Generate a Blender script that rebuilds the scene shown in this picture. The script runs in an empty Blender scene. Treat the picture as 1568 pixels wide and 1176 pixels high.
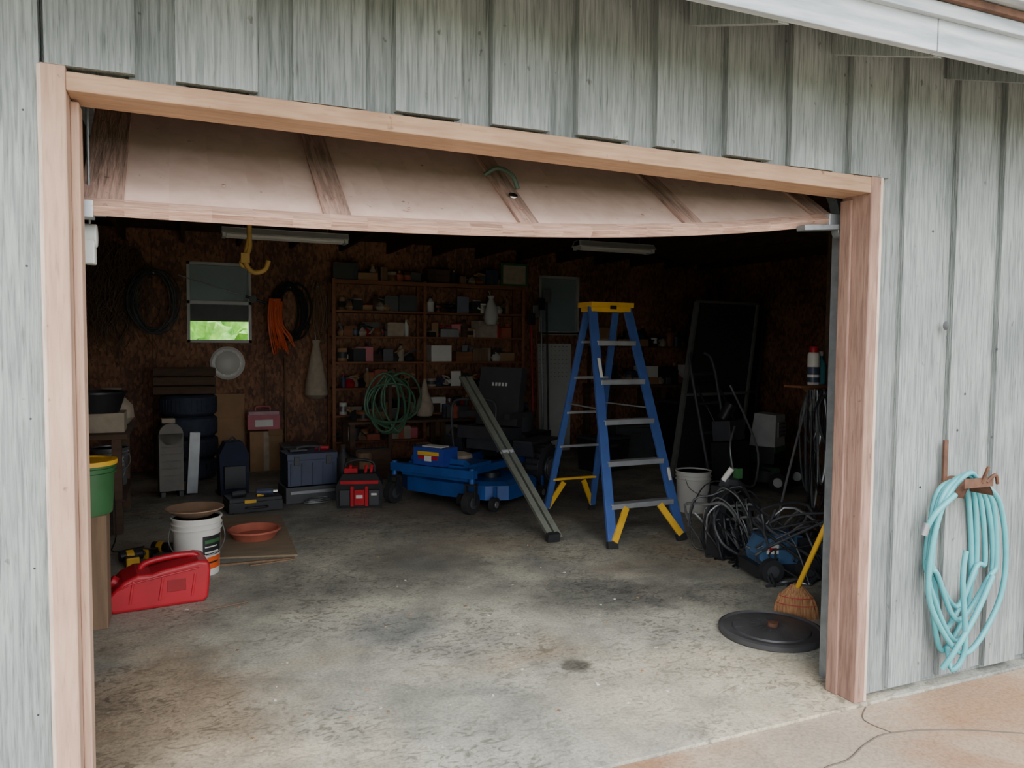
import bpy, bmesh, random
from math import *
from mathutils import Vector, Matrix, Euler, noise
random.seed(7)
def s(r,g,b):
    f=lambda c:((c/255+.055)/1.055)**2.4 if c>10 else c/255/12.92
    return (f(r),f(g),f(b),1)
# ---------------------------------------------------------------- materials
MC={}
def mk(name):
    m=bpy.data.materials.new(name);m.use_nodes=True
    return m,m.node_tree.nodes,m.node_tree.links,m.node_tree.nodes['Principled BSDF']
def M(name,col,rough=.6,metal=0,var=.25,scale=9,bump=.0,stretch=(1,1,1),col2=None,island=0):
    if name in MC:return MC[name]
    m,n,l,b=mk(name)
    tc=n.new('ShaderNodeTexCoord');mp=n.new('ShaderNodeMapping');mp.inputs['Scale'].default_value=stretch
    l.new(tc.outputs['Object'],mp.inputs['Vector'])
    nz=n.new('ShaderNodeTexNoise');nz.inputs['Scale'].default_value=scale;nz.inputs['Detail'].default_value=6
    l.new(mp.outputs[0],nz.inputs['Vector'])
    rp=n.new('ShaderNodeValToRGB');rp.color_ramp.elements[0].position=.3;rp.color_ramp.elements[1].position=.7
    c2=col2 or tuple(c*(1-var) for c in col[:3])+(1,)
    rp.color_ramp.elements[0].color=c2;rp.color_ramp.elements[1].color=col
    l.new(nz.outputs['Fac'],rp.inputs['Fac']);out=rp.outputs[0]
    if island:
        g=n.new('ShaderNodeNewGeometry');mr=n.new('ShaderNodeMapRange');mr.inputs[3].default_value=1-island;mr.inputs[4].default_value=1+island*.5
        l.new(g.outputs['Random Per Island'],mr.inputs[0])
        mx=n.new('ShaderNodeVectorMath');mx.operation='SCALE'
        l.new(out,mx.inputs[0]);l.new(mr.outputs[0],mx.inputs['Scale']);out=mx.outputs[0]
    l.new(out,b.inputs['Base Color'])
    b.inputs['Roughness'].default_value=rough;b.inputs['Metallic'].default_value=metal
    if bump:
        bp=n.new('ShaderNodeBump');bp.inputs['Strength'].default_value=bump;bp.inputs['Distance'].default_value=.01
        l.new(nz.outputs['Fac'],bp.inputs['Height']);l.new(bp.outputs[0],b.inputs['Normal'])
    MC[name]=m;return m
def mat_wood(name,cA,cB,dirt,st=(9,9,.35),fst=(1.6,1.6,.12),isl=(.88,1.05),bump=.5,dirtamt=.5,fine_=.7):
    m,n,l,b=mk(name)
    tc=n.new('ShaderNodeTexCoord')
    g=n.new('ShaderNodeNewGeometry')
    off=n.new('ShaderNodeVectorMath');off.operation='SCALE';off.inputs['Scale'].default_value=7.3
    cmb=n.new('ShaderNodeCombineXYZ')
    for i in range(3):l.new(g.outputs['Random Per Island'],cmb.inputs[i])
    l.new(cmb.outputs[0],off.inputs[0])
    add=n.new('ShaderNodeVectorMath');l.new(tc.outputs['Object'],add.inputs[0]);l.new(off.outputs[0],add.inputs[1])
    def nz(sc,st,det=8,dist=0):
        mp=n.new('ShaderNodeMapping');mp.inputs['Scale'].default_value=st;l.new(add.outputs[0],mp.inputs[0])
        t=n.new('ShaderNodeTexNoise');t.inputs['Scale'].default_value=sc;t.inputs['Detail'].default_value=det;t.inputs['Distortion'].default_value=dist
        l.new(mp.outputs[0],t.inputs['Vector']);return t.outputs['Fac']
    def ramp(src,p0,c0,p1,c1):
        r=n.new('ShaderNodeValToRGB');e=r.color_ramp.elements;e[0].position=p0;e[0].color=c0;e[1].position=p1;e[1].color=c1
        l.new(src,r.inputs[0]);return r.outputs[0]
    def mul(a,c,f):
        mx=n.new('ShaderNodeMix');mx.data_type='RGBA';mx.blend_type='MULTIPLY';mx.inputs[0].default_value=f
        l.new(a,mx.inputs[6]);l.new(c,mx.inputs[7]);return mx.outputs[2]
    grain=nz(14,st,8,.6);blot=nz(1.9,(1.6,1.6,1.0),6);fine=nz(90,fst,4);spot=nz(26,(1,1,.7),3)
    o=ramp(grain,.3,cA,.6,cB)
    o=mul(o,ramp(blot,.3,dirt,.62,(1.05,1.05,1.05,1)),dirtamt)
    o=mul(o,ramp(fine,.27,(.6,.6,.58,1),.42,(1,1,1,1)),fine_)
    o=mul(o,ramp(spot,.24,(.35,.33,.3,1),.30,(1,1,1,1)),.8)
    mr=n.new('ShaderNodeMapRange');mr.inputs[3].default_value=isl[0];mr.inputs[4].default_value=isl[1]
    l.new(g.outputs['Random Per Island'],mr.inputs[0])
    vm=n.new('ShaderNodeVectorMath');vm.operation='SCALE';l.new(o,vm.inputs[0]);l.new(mr.outputs[0],vm.inputs['Scale'])
    l.new(vm.outputs[0],b.inputs['Base Color']);b.inputs['Roughness'].default_value=.85
    ad=n.new('ShaderNodeMath');ad.operation='ADD';l.new(grain,ad.inputs[0]);l.new(fine,ad.inputs[1])
    bp=n.new('ShaderNodeBump');bp.inputs['Strength'].default_value=bump;bp.inputs['Distance'].default_value=.006
    l.new(ad.outputs[0],bp.inputs['Height']);l.new(bp.outputs[0],b.inputs['Normal'])
    return m
def ramp_scaled(n,l,src,amt):
    mr=n.new('ShaderNodeMapRange');mr.interpolation_type='SMOOTHSTEP'
    mr.inputs[1].default_value=.9;mr.inputs[2].default_value=1.5;mr.inputs[3].default_value=amt;mr.inputs[4].default_value=0
    l.new(src,mr.inputs[0]);return mr.outputs[0]
def mat_ground(name,cA,cB,cC,stain,sc=.6,scuff=True,patches=()):
    m,n,l,b=mk(name)
    tc=n.new('ShaderNodeTexCoord')
    def nz(sc,det=8,dist=0,st=(1,1,1)):
        mp=n.new('ShaderNodeMapping');mp.inputs['Scale'].default_value=st;l.new(tc.outputs['Object'],mp.inputs[0])
        t=n.new('ShaderNodeTexNoise');t.inputs['Scale'].default_value=sc;t.inputs['Detail'].default_value=det;t.inputs['Distortion'].default_value=dist
        t.inputs['Roughness'].default_value=.6
        l.new(mp.outputs[0],t.inputs['Vector']);return t.outputs['Fac']
    def ramp(src,p0,c0,p1,c1):
        r=n.new('ShaderNodeValToRGB');e=r.color_ramp.elements;e[0].position=p0;e[0].color=c0;e[1].position=p1;e[1].color=c1
        l.new(src,r.inputs[0]);return r.outputs[0]
    def mix(a,bb,fac,mode='MIX'):
        x=n.new('ShaderNodeMix');x.data_type='RGBA';x.blend_type=mode
        if isinstance(fac,float):x.inputs[0].default_value=fac
        else:l.new(fac,x.inputs[0])
        l.new(a,x.inputs[6])
        if isinstance(bb,tuple):x.inputs[7].default_value=bb
        else:l.new(bb,x.inputs[7])
        return x.outputs[2]
    base=ramp(nz(sc*2),.3,cA,.7,cB)
    base=mix(base,cC,ramp(nz(sc*1.3,4,1.),.5,(0,0,0,1),.72,(1,1,1,1)))
    base=mix(base,stain,ramp(nz(sc*1.0,7,.4,(1,1.3,1)),.5,(0,0,0,1),.68,(.8,.8,.8,1)))
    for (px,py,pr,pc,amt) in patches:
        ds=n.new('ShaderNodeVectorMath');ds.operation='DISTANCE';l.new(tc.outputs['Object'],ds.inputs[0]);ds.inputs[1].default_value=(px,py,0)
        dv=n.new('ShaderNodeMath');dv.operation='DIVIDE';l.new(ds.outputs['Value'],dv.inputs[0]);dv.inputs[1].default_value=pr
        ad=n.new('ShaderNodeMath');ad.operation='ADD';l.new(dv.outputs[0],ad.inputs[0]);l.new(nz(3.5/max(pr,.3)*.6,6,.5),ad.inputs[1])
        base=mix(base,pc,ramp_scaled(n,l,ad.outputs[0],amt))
    base=mix(base,ramp(nz(70,4),.3,(.62,.62,.62,1),.6,(1.08,1.08,1.08,1)),.8,'MULTIPLY')
    if scuff:
        a=ramp(nz(13,4,1.8,(1,1.5,1)),.50,(1.06,1.06,1.06,1),.62,(.54,.54,.53,1))
        msk=ramp(nz(1.3,3),.38,(0,0,0,1),.56,(1,1,1,1))
        x=n.new('ShaderNodeMix');x.data_type='RGBA';x.blend_type='MULTIPLY';l.new(msk,x.inputs[0]);l.new(base,x.inputs[6]);l.new(a,x.inputs[7]);base=x.outputs[2]
        base=mix(base,ramp(nz(5,6,.5),.3,(.68,.69,.70,1),.6,(1.05,1.05,1.04,1)),.85,'MULTIPLY')
        base=mix(base,ramp(nz(1.6,7,.8),.38,(.70,.71,.72,1),.58,(1.04,1.04,1.03,1)),.8,'MULTIPLY')
        base=mix(base,ramp(nz(30,2),.70,(1,1,1,1),.74,(1.5,1.5,1.45,1)),1.,'MULTIPLY')
    l.new(base,b.inputs['Base Color']);b.inputs['Roughness'].default_value=.62
    bp=n.new('ShaderNodeBump');bp.inputs['Strength'].default_value=.3;bp.inputs['Distance'].default_value=.004
    l.new(nz(60,4),bp.inputs['Height']);l.new(bp.outputs[0],b.inputs['Normal'])
    return m
def mat_osb():
    m,n,l,b=mk('osb_board')
    tc=n.new('ShaderNodeTexCoord')
    v=n.new('ShaderNodeTexVoronoi');v.inputs['Scale'].default_value=26
    mp=n.new('ShaderNodeMapping');mp.inputs['Scale'].default_value=(1.6,1.6,.8);mp.inputs['Rotation'].default_value=(0,.5,0)
    l.new(tc.outputs['Object'],mp.inputs[0]);l.new(mp.outputs[0],v.inputs['Vector'])
    nz=n.new('ShaderNodeTexNoise');nz.inputs['Scale'].default_value=2;nz.inputs['Detail'].default_value=8;l.new(tc.outputs['Object'],nz.inputs[0])
    bw=n.new('ShaderNodeRGBToBW');l.new(v.outputs['Color'],bw.inputs[0])
    hf=n.new('ShaderNodeMath');hf.operation='MULTIPLY';hf.inputs[1].default_value=.55;l.new(bw.outputs[0],hf.inputs[0])
    md=n.new('ShaderNodeMath');md.operation='ADD';l.new(hf.outputs[0],md.inputs[0]);l.new(nz.outputs['Fac'],md.inputs[1])
    r=n.new('ShaderNodeValToRGB');e=r.color_ramp.elements
    e[0].position=.45;e[0].color=s(90,60,46);e[1].position=.85;e[1].color=s(164,114,80)
    md2=n.new('ShaderNodeMath');md2.operation='MULTIPLY';md2.inputs[1].default_value=.8;l.new(md.outputs[0],md2.inputs[0])
    l.new(md2.outputs[0],r.inputs[0]);l.new(r.outputs[0],b.inputs['Base Color']);b.inputs['Roughness'].default_value=.7
    return m
SID=mat_wood('siding_weathered',s(108,114,112),s(150,155,152),(.60,.62,.63,1),dirtamt=.8,isl=(.84,1.07),bump=.8,fine_=.9);OSB=mat_osb()
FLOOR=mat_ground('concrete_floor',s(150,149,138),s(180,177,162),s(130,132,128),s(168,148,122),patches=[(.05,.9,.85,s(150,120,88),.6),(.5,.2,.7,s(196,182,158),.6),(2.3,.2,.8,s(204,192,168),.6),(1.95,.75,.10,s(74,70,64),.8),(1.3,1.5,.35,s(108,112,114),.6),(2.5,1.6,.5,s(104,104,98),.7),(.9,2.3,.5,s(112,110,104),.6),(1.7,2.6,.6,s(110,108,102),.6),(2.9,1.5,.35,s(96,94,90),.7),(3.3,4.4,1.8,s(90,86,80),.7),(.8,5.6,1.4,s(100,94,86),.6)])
DRIVE=mat_ground('concrete_driveway',s(158,142,122),s(188,172,150),s(150,138,122),s(150,110,78),.9,False,[(3.4,-.2,.5,s(150,112,80),.6)])
PEACH=mat_wood('paint_peach',s(170,138,118),s(188,154,132),(.66,.64,.63,1),(5,5,.4),(1.6,1.6,.12),(.94,1.04),.2,.7,.6)
PEACHR=mat_wood('paint_peach_worn',s(128,98,86),s(158,124,108),(.60,.58,.56,1),(5,5,.4),(1.6,1.6,.12),(.94,1.04),.2,.8,.7)
HEAD=mat_wood('paint_peach_header',s(160,126,100),s(178,144,116),(.66,.64,.62,1),(.4,5,5),(.12,1.6,1.6),(.95,1.05),.2,.7,.5)
BARE=mat_wood('jamb_edge',s(180,154,138),s(206,182,166),(.7,.68,.66,1),(5,5,.4))
PANEL=mat_wood('door_panel_pink',s(212,178,162),s(222,190,174),(.84,.83,.80,1),(1,1,1),(.5,.5,.5),(1,1),.05,.5,.05)
STILE=mat_wood('door_stile_wood',s(128,104,92),s(186,150,134),(.6,.58,.56,1),(6,.4,.4),(1.6,.2,.2),(.9,1.1))
SIL=mat_wood('door_rail',s(160,124,106),s(200,162,142),(.6,.58,.56,1),(.4,4,4),(.12,1.6,1.6))
WOOD=M('wood_shelf',s(150,98,66),.7,0,.35,6,.2,(.6,4,4),None,.2)
WOODD=M('wood_dark',s(90,68,52),.8,0,.35,6,.2,(1,1,4),None,.2)
TIMB=M('wood_timber',s(136,110,86),.85,0,.35,6,.4,(5,5,.5))
BLK=M('black_plastic',s(40,41,44),.45,0,.3)
SEAT=M('seat_vinyl',s(62,63,68),.4,0,.2)
BLKR=M('black_rubber',s(40,40,42),.8,0,.3,20,.2)
DKG=M('dark_grey_plastic',s(68,70,74),.5)
GRY=M('grey_metal',s(150,152,154),.4,.6)
GALV=M('galvanised_steel',s(140,146,150),.5,.6,.3,20)
ALU=M('aluminium',s(200,204,208),.4,.6)
WHT=M('white_plastic',s(222,220,212),.5,0,.12,5)
WHM=M('white_metal',s(200,202,198),.5,0,.1)
BLU=M('ladder_blue',s(66,96,160),.5,0,.15)
MBL=M('mower_blue',s(42,86,160),.4,0,.3,6)
NAVY=M('navy_plastic',s(62,72,98),.45,0,.2)
YEL=M('yellow_plastic',s(230,180,50),.5,0,.15)
RED=M('red_plastic',s(186,28,44),.4,0,.25,6)
ORG=M('orange_plastic',s(226,92,36),.5,0,.15)
GRN=M('green_plastic',s(60,110,64),.5,0,.2)
TEAL=M('hose_teal',s(84,164,170),.4,0,.2,12)
TERR=M('terracotta',s(190,106,84),.8,0,.2,14)
TAN=M('cardboard',s(170,134,98),.85,0,.2,6)
PLY=M('plywood_sheet',s(150,132,108),.85,0,.3,4,.2,(.8,3,1))
CREAM=M('cream_cloth',s(184,170,150),.9,0,.25,14,.3)
PINK=M('pink_plastic',s(190,92,104),.5)
STRAW=M('broom_straw',s(178,132,90),.9,0,.4,30,.6,(6,6,.4),s(118,80,50))
RUST=M('rust_iron',s(110,76,58),.75,.3,.5,20,.4)
CH=M('chrome',s(210,210,212),.15,1,.1)
FOL=M('foliage',s(160,215,95),.7,0,.6,6,0,(1,1,1),s(64,130,38))
GRASS=M('grass',s(96,128,62),.9,0,.4,12,.3)
ROOF=M('roof_metal',s(178,182,184),.5,.3,.15)
FASC=M('fascia_white',s(190,194,198),.75,0,.25,7,.4,(.5,5,5),s(146,154,160))
SCR=M('screen_mesh',s(44,46,46),.8,0,.2)
PANEG=M('window_shade',s(150,170,172),.5,0,.2,2)
BRN=M('brown_wire',s(118,94,76),.7)
CRACK=M('crack_dirt',s(96,86,76),.9)
# ---------------------------------------------------------------- mesh builder
class Ob:
    def __init__(self,name):
        self.name=name;self.bm=bmesh.new();self.mats=[];self.T=Matrix.Identity(4)
    def mi(self,mat):
        if mat not in self.mats:self.mats.append(mat)
        return self.mats.index(mat)
    def faces(self,vs,fs,mat,smooth=False):
        i=self.mi(mat);bv=[self.bm.verts.new(self.T@Vector(v)) for v in vs];o=[]
        for f in fs:
            try:
                fc=self.bm.faces.new([bv[k] for k in f]);fc.material_index=i;fc.smooth=smooth;o.append(fc)
            except ValueError:pass
        return bv
    def box(self,c,d,mat,rot=(0,0,0),taper=1):
        R=Euler(rot).to_matrix();vs=[]
        for z in(-1,1):
            k=taper if z>0 else 1
            for x,y in((-1,-1),(1,-1),(1,1),(-1,1)):
                vs.append(Vector(c)+R@Vector((x*d[0]/2*k,y*d[1]/2*k,z*d[2]/2)))
        self.faces(vs,[(3,2,1,0),(4,5,6,7),(0,1,5,4),(1,2,6,5),(2,3,7,6),(3,0,4,7)],mat);return self
    def bx(self,x0,x1,y0,y1,z0,z1,mat):
        return self.box(((x0+x1)/2,(y0+y1)/2,(z0+z1)/2),(x1-x0,y1-y0,z1-z0),mat)
    def hexa(self,b,t,mat):
        self.faces(list(b)+list(t),[(3,2,1,0),(4,5,6,7),(0,1,5,4),(1,2,6,5),(2,3,7,6),(3,0,4,7)],mat);return self
    def beam(self,a,b,w,t,mat,up=(0,0,1)):
        a=Vector(a);b=Vector(b);d=(b-a).normalized();u=Vector(up)
        x=d.cross(u)
        if x.length<1e-3:x=d.cross(Vector((0,1,0)))
        x.normalize();y=d.cross(x).normalized();vs=[]
        for p in(a,b):
            for i,j in((-1,-1),(1,-1),(1,1),(-1,1)):vs.append(p+x*w/2*i+y*t/2*j)
        self.faces(vs,[(3,2,1,0),(4,5,6,7),(0,1,5,4),(1,2,6,5),(2,3,7,6),(3,0,4,7)],mat);return self
    def lathe(self,prof,c,mat,seg=32,rot=None,a0=0,a1=2*pi,cap=True):
        R=(Euler(rot).to_matrix() if rot else Matrix.Identity(3));full=abs(a1-a0-2*pi)<1e-4
        n=seg if full else seg+1;vs=[];C=Vector(c)
        for r,z in prof:
            for i in range(n):
                a=a0+(a1-a0)*i/seg;vs.append(C+R@Vector((r*cos(a),r*sin(a),z)))
        fs=[]
        for k in range(len(prof)-1):
            for i in range(seg):
                j=(i+1)%n;fs.append((k*n+i,k*n+j,(k+1)*n+j,(k+1)*n+i))
        if cap and full:
            if prof[0][0]>1e-4:fs.append(tuple(range(n))[::-1])
            if prof[-1][0]>1e-4:fs.append(tuple((len(prof)-1)*n+i for i in range(n)))
        self.faces(vs,fs,mat,True);return self
    def cyl(self,a,b,r,mat,r2=None,seg=20):
        a=Vector(a);b=Vector(b);d=b-a;q=Vector((0,0,1)).rotation_difference(d.normalized()).to_euler()
        return self.lathe([(r,0),(r if r2 is None else r2,d.length)],a,mat,seg,tuple(q))
    def torus(self,c,R,r,mat,rot=(0,0,0),seg=32,sg=12,sx=1):
        pts=[Vector(c)+Euler(rot).to_matrix()@Vector((R*cos(2*pi*i/seg),R*sin(2*pi*i/seg)*sx,0)) for i in range(seg)]
        return self.tube(pts,r,mat,sg,True,1)
    def tube(self,pts,r,mat,seg=8,closed=False,sub=4):
        P=[Vector(p) for p in pts];n=len(P)
        if sub>1:
            Q=[];rng=range(n if closed else n-1)
            for i in rng:
                g=(lambda k:P[k%n]) if closed else (lambda k:P[max(0,min(n-1,k))])
                p0,p1,p2,p3=g(i-1),g(i),g(i+1),g(i+2)
                for k in range(sub):
                    t=k/sub;Q.append(.5*((2*p1)+(p2-p0)*t+(2*p0-5*p1+4*p2-p3)*t*t+(3*p1-p0-3*p2+p3)*t**3))
            if not closed:Q.append(P[-1])
            P=Q;n=len(P)
        vs=[];prev=None
        for i in range(n):
            a=P[(i-1)%n] if closed or i>0 else P[i];b=P[(i+1)%n] if closed or i<n-1 else P[i]
            t=(b-a)
            if t.length<1e-7:t=Vector((0,0,1))
            t.normalize()
            if prev is None:
                x=t.cross(Vector((0,0,1)))
                if x.length<.1:x=t.cross(Vector((0,1,0)))
            else:x=prev-t*prev.dot(t)
            if x.length<1e-6:x=t.orthogonal()
            x.normalize();prev=x;y=t.cross(x)
            for k in range(seg):
                an=2*pi*k/seg;vs.append(P[i]+(x*cos(an)+y*sin(an))*r)
        fs=[]
        for i in range(n if closed else n-1):
            j=(i+1)%n
            for k in range(seg):
                m=(k+1)%seg;fs.append((i*seg+k,i*seg+m,j*seg+m,j*seg+k))
        if not closed:
            fs.append(tuple(range(seg))[::-1]);fs.append(tuple((n-1)*seg+k for k in range(seg)))
        self.faces(vs,fs,mat,True);return self
    def prism(self,poly,y0,y1,mat,T=None):
        n=len(poly);vs=[(x,y0,z) for x,z in poly]+[(x,y1,z) for x,z in poly]
        if T:vs=[T@Vector(v) for v in vs]
        fs=[tuple(range(n)),tuple(range(n,2*n))[::-1]]+[(i,i+n,(i+1)%n+n,(i+1)%n) for i in range(n)]
        self.faces(vs,fs,mat);return self
    def done(self,bevel=0,loc=(0,0,0),rz=0,seg=2,sub=0):
        bm=self.bm;bmesh.ops.recalc_face_normals(bm,faces=bm.faces)
        for e in bm.edges:
            if len(e.link_faces)==2 and e.calc_face_angle(0)>.7:e.smooth=False
        me=bpy.data.meshes.new(self.name);bm.to_mesh(me);bm.free()
        for m in self.mats:me.materials.append(m)
        o=bpy.data.objects.new(self.name,me);bpy.context.scene.collection.objects.link(o)
        o.location=loc;o.rotation_euler=(0,0,rz)
        if bevel:
            b=o.modifiers.new('bevel','BEVEL');b.width=bevel;b.segments=seg;b.limit_method='ANGLE';b.angle_limit=.7;b.harden_normals=False
        return o
W=2.857;XL=-1.25;XR=7.6;YB=7.3;ZC=2.76
# ---------------------------------------------------------------- shell
o=Ob('floor');o.bx(XL-.1,XR+.1,-.06,YB+.1,-.2,0,FLOOR);o.done()
o=Ob('driveway');o.bx(-6,12,-9,-.065,-.2,-.012,DRIVE)
pts=[(2.05,-.62,-.0125),(2.16,-.50,-.0125),(2.26,-.42,-.0125),(2.38,-.36,-.0125),(2.50,-.35,-.0125),(2.66,-.29,-.0125),(2.82,-.27,-.0125),(3.1,-.36,-.0125),(3.6,-.62,-.0125),(4.2,-.7,-.0125)]
o.tube(pts,.0045,CRACK,5,False,5);o.tube([(2.82,-.27,-.0125),(2.80,-.15,-.0125),(2.9,-.07,-.0125)],.0035,CRACK,5);o.done()
o=Ob('lawn');o.bx(-30,40,-40,40,-.4,-.21,GRASS);o.done()
o=Ob('ceiling');o.bx(XL,XR,.0,YB,ZC,ZC+.03,WOODD)
for k in range(15):
    x=-.9+k*.6;o.bx(x-.02,x+.02,.12,YB,ZC-.14,ZC,WOODD)
o.done()
o=Ob('wall_front')
o.bx(XL-.1,-.06,0,.1,0,2.85,SID);o.bx(W+.06,XR+.1,0,.1,0,2.85,SID);o.bx(-.06,W+.06,0,.1,2.20,2.85,SID)
pitch=.309;bw_=.207
kk=[-.04+pitch*i for i in range(-4,25)]
for x0 in kk:
    a=x0+bw_-.02;b=x0+pitch+.02
    if x0<-.3 or b<0:o.bx(a,min(b,-.06),-.022,0,0,2.84,SID)
    elif x0<W-.1:o.bx(a,b,-.022,0,2.198+random.uniform(-.003,.006),2.84,SID)
    else:o.bx(a,b,-.022,0,.035+random.uniform(-.01,.01),2.84,SID)
for x0 in kk:
    if x0<-.3:continue
    a=x0+random.uniform(-.01,.01);b=x0+bw_+random.uniform(-.01,.01)
    if x0<W+.05:
        z0=2.211-.004*x0+random.uniform(-.004,.012);o.bx(a,b,-.052,-.022,z0,2.84,SID)
    else:o.bx(a,b,-.050,-.022,.03+random.uniform(-.012,.012),2.84,SID)
o.bx(-.75,-.062,-.03,-.0,0.0,2.84,SID)
o.bx(W+.062,3.07,-.028,-.0,0.02,2.84,SID)
for x,z in((3.33,1.55),(3.42,1.14),(3.46,1.3),(3.65,1.1),(3.66,1.5),(3.2,.9),(3.22,2.0),(3.5,.35)):
    o.cyl((x,-.0515,z),(x,-.049,z),.006,BLK,None,10)
o.lathe([(.020,0),(.012,.002),(0,.002)],(3.32,-.051,1.60),BLK,12,(pi/2,0,0))
for z in(.5,.9,1.3,1.7,2.1):o.cyl((-.10,-.031,z),(-.10,-.029,z),.003,BLK,None,8)
o.done(.002)
o=Ob('wall_left');o.bx(XL-.1,XL,0.1,YB+.1,0,2.85,OSB);o.done()
o=Ob('wall_right');o.bx(XR,XR+.1,0.1,YB+.1,0,2.85,OSB);o.done()
wins=[(.335,1.046,1.478,2.415),(4.83,5.455,1.62,2.44)]
o=Ob('wall_back')
xs=[XL,wins[0][0],wins[0][1],wins[1][0],wins[1][1],XR]
for i in(0,2,4):o.bx(xs[i],xs[i+1],YB,YB+.1,0,2.85,OSB)
for w in wins:
    o.bx(w[0],w[1],YB,YB+.1,0,w[2],OSB);o.bx(w[0],w[1],YB,YB+.1,w[3],2.85,OSB)
for i in range(8): o.bx(XL+1.22*i-.003,XL+1.22*i+.003,YB-.003,YB,0,2.76,WOODD)
o.done()
for i,w in enumerate(wins):
    o=Ob('window_%d'%(i+1));x0,x1,z0,z1=w;zm=(z0+z1)/2 if i==0 else z0+.03
    t=.035
    for a in((x0,x0+t,z0,z1),(x1-t,x1,z0,z1),(x0,x1,z0,z0+t),(x0,x1,z1-t,z1),(x0,x1,zm-.02,zm+.02)):
        o.bx(a[0],a[1],YB-.015,YB+.06,a[2],a[3],WHM)
    o.bx(x0+t,x1-t,YB+.03,YB+.035,zm,z1-t,PANEG)
    if i==0:o.bx(x0+t,x1-t,YB+.04,YB+.045,z0+.25,zm,DKG)
    o.done(.003)
o=Ob('roof')
def rf(y):return 2.68+(y+.5)*.36
for (ya,yb) in((-.56,3.7),):
    o.hexa([(XL-.7,ya,rf(ya)),(XR+.7,ya,rf(ya)),(XR+.7,yb,rf(yb)),(XL-.7,yb,rf(yb))],[(XL-.7,ya,rf(ya)+.03),(XR+.7,ya,rf(ya)+.03),(XR+.7,yb,rf(yb)+.03),(XL-.7,yb,rf(yb)+.03)],SID)
    yc=7.9
    o.hexa([(XL-.7,yb,rf(yb)),(XR+.7,yb,rf(yb)),(XR+.7,yc,rf(-.5)),(XL-.7,yc,rf(-.5))],[(XL-.7,yb,rf(yb)+.03),(XR+.7,yb,rf(yb)+.03),(XR+.7,yc,rf(-.5)+.03),(XL-.7,yc,rf(-.5)+.03)],ROOF)
x=1.97-.67*4
while x<XR+.3:
    o.prism([(-.5,2.49),(.1,2.70),(.1,2.86),(-.5,2.67)],-.02,.02,SID,Matrix.Translation((x,0,0))@Matrix.Rotation(pi/2,4,'Z'))
    x+=.67
o.done()
o=Ob('trim_4')
o.bx(XL-.7,2.6,-.53,-.5,2.495,2.66,FASC);o.bx(2.605,XR+.7,-.53,-.5,2.495,2.66,FASC)
o.bx(XL-.7,XR+.7,-.555,-.53,2.60,2.645,FASC)
o.bx(2.2,XR+.7,-.575,-.555,2.645,2.67,RUST);o.bx(XL-.7,2.2,-.575,-.555,2.645,2.67,FASC)
o.bx(XL-.7,XR+.7,-.62,-.56,2.675,2.70,FASC)
o.done(.003)
o=Ob('trim_1');o.bx(-.06,0,-.05,.1,-.0,2.222,PEACH);o.bx(0,.022,.02,.1,0,2.15,PEACH);o.bx(-.066,-.055,-.052,-.03,0,2.218,BARE);o.done(.004)
o=Ob('trim_2');o.bx(W,W+.06,-.05,.1,-.0,2.2,PEACHR);o.bx(W-.012,W,.04,.1,0,2.12,PEACHR);o.bx(W+.05,W+.066,-.052,-.03,0,2.2,BARE);o.done(.004)
o=Ob('trim_3');o.hexa([(0,-.05,2.158),(W,-.05,2.132),(W,.1,2.132),(0,.1,2.158)],[(0,-.05,2.207),(W,-.05,2.196),(W,.1,2.196),(0,.1,2.207)],HEAD);o.done(.004)
# ---------------------------------------------------------------- garage door
def zb(x):
    t=max(0,x/2.87);return 1.885+.165*t**2.8
ph=radians(36)
def DP(x,t,n):return (x,.125+t*cos(ph)-n*sin(ph)+.02,zb(x)+t*sin(ph)+n*cos(ph))
o=Ob('garage_door')
def dslab(x0,x1,t0,t1,n0,n1,mat,seg=1):
    vs=[];N=seg
    for i in range(N+1):
        x=x0+(x1-x0)*i/N
        for t,nn in((t0,n0),(t1,n0),(t1,n1),(t0,n1)):vs.append(DP(x,t,nn))
    fs=[(0,1,2,3),(4*N+3,4*N+2,4*N+1,4*N)]
    for i in range(N):
        for k in range(4):
            m=(k+1)%4;fs.append((4*i+k,4*i+4+k,4*i+4+m,4*i+m))
    o.faces(vs,fs,mat)
LT=.95
dslab(.0,2.87,.03,LT,-.03,-.006,PANEL,24)
dslab(.0,2.87,.0,.05,-.022,.010,SIL,24)
for a,b in((0,.115),(.70,.79),(1.40,1.475),(2.12,2.20),(2.785,2.87)):dslab(a,b,.051,LT,-.006,.008,STILE,2)
for k in range(3):
    y0=.145+LT*cos(ph)+.01+k*.54;o.bx(0,2.87,y0,y0+.53,2.44+.05,2.52,PANEL)
for x in(.0,2.87):
    z=zb(x);o.box((x,.17,z+.0),(.08,.06,.05),ALU);o.cyl((x-.04,.19,z),(x+.07,.19,z),.016,GALV)
o.box((2.76,.13,zb(2.76)-.025),(.20,.05,.022),GALV,(0,-.08,0));o.cyl((2.88,.11,zb(2.87)-.05),(2.88,.15,zb(2.87)-.05),.03,GALV)
for x,t in((.75,.16),(1.44,.16),(.40,.2),(1.95,.12),(1.0,.12)):
    p=DP(x,t,.009);o.lathe([(.008,0),(.006,.004),(0,.004)],p,STILE,14,(ph,0,0))
p=DP(1.44,.26,.009);o.lathe([(.020,0),(.018,.008),(.01,.01),(0,.004)],p,CH,18,(ph,0,0))
o.tube([DP(1.38,.44,.01),DP(1.42,.42,.05),DP(1.46,.36,.05),DP(1.48,.32,.012)],.010,M('handle_green',s(78,96,82),.5),6)
o.done(.002)
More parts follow.
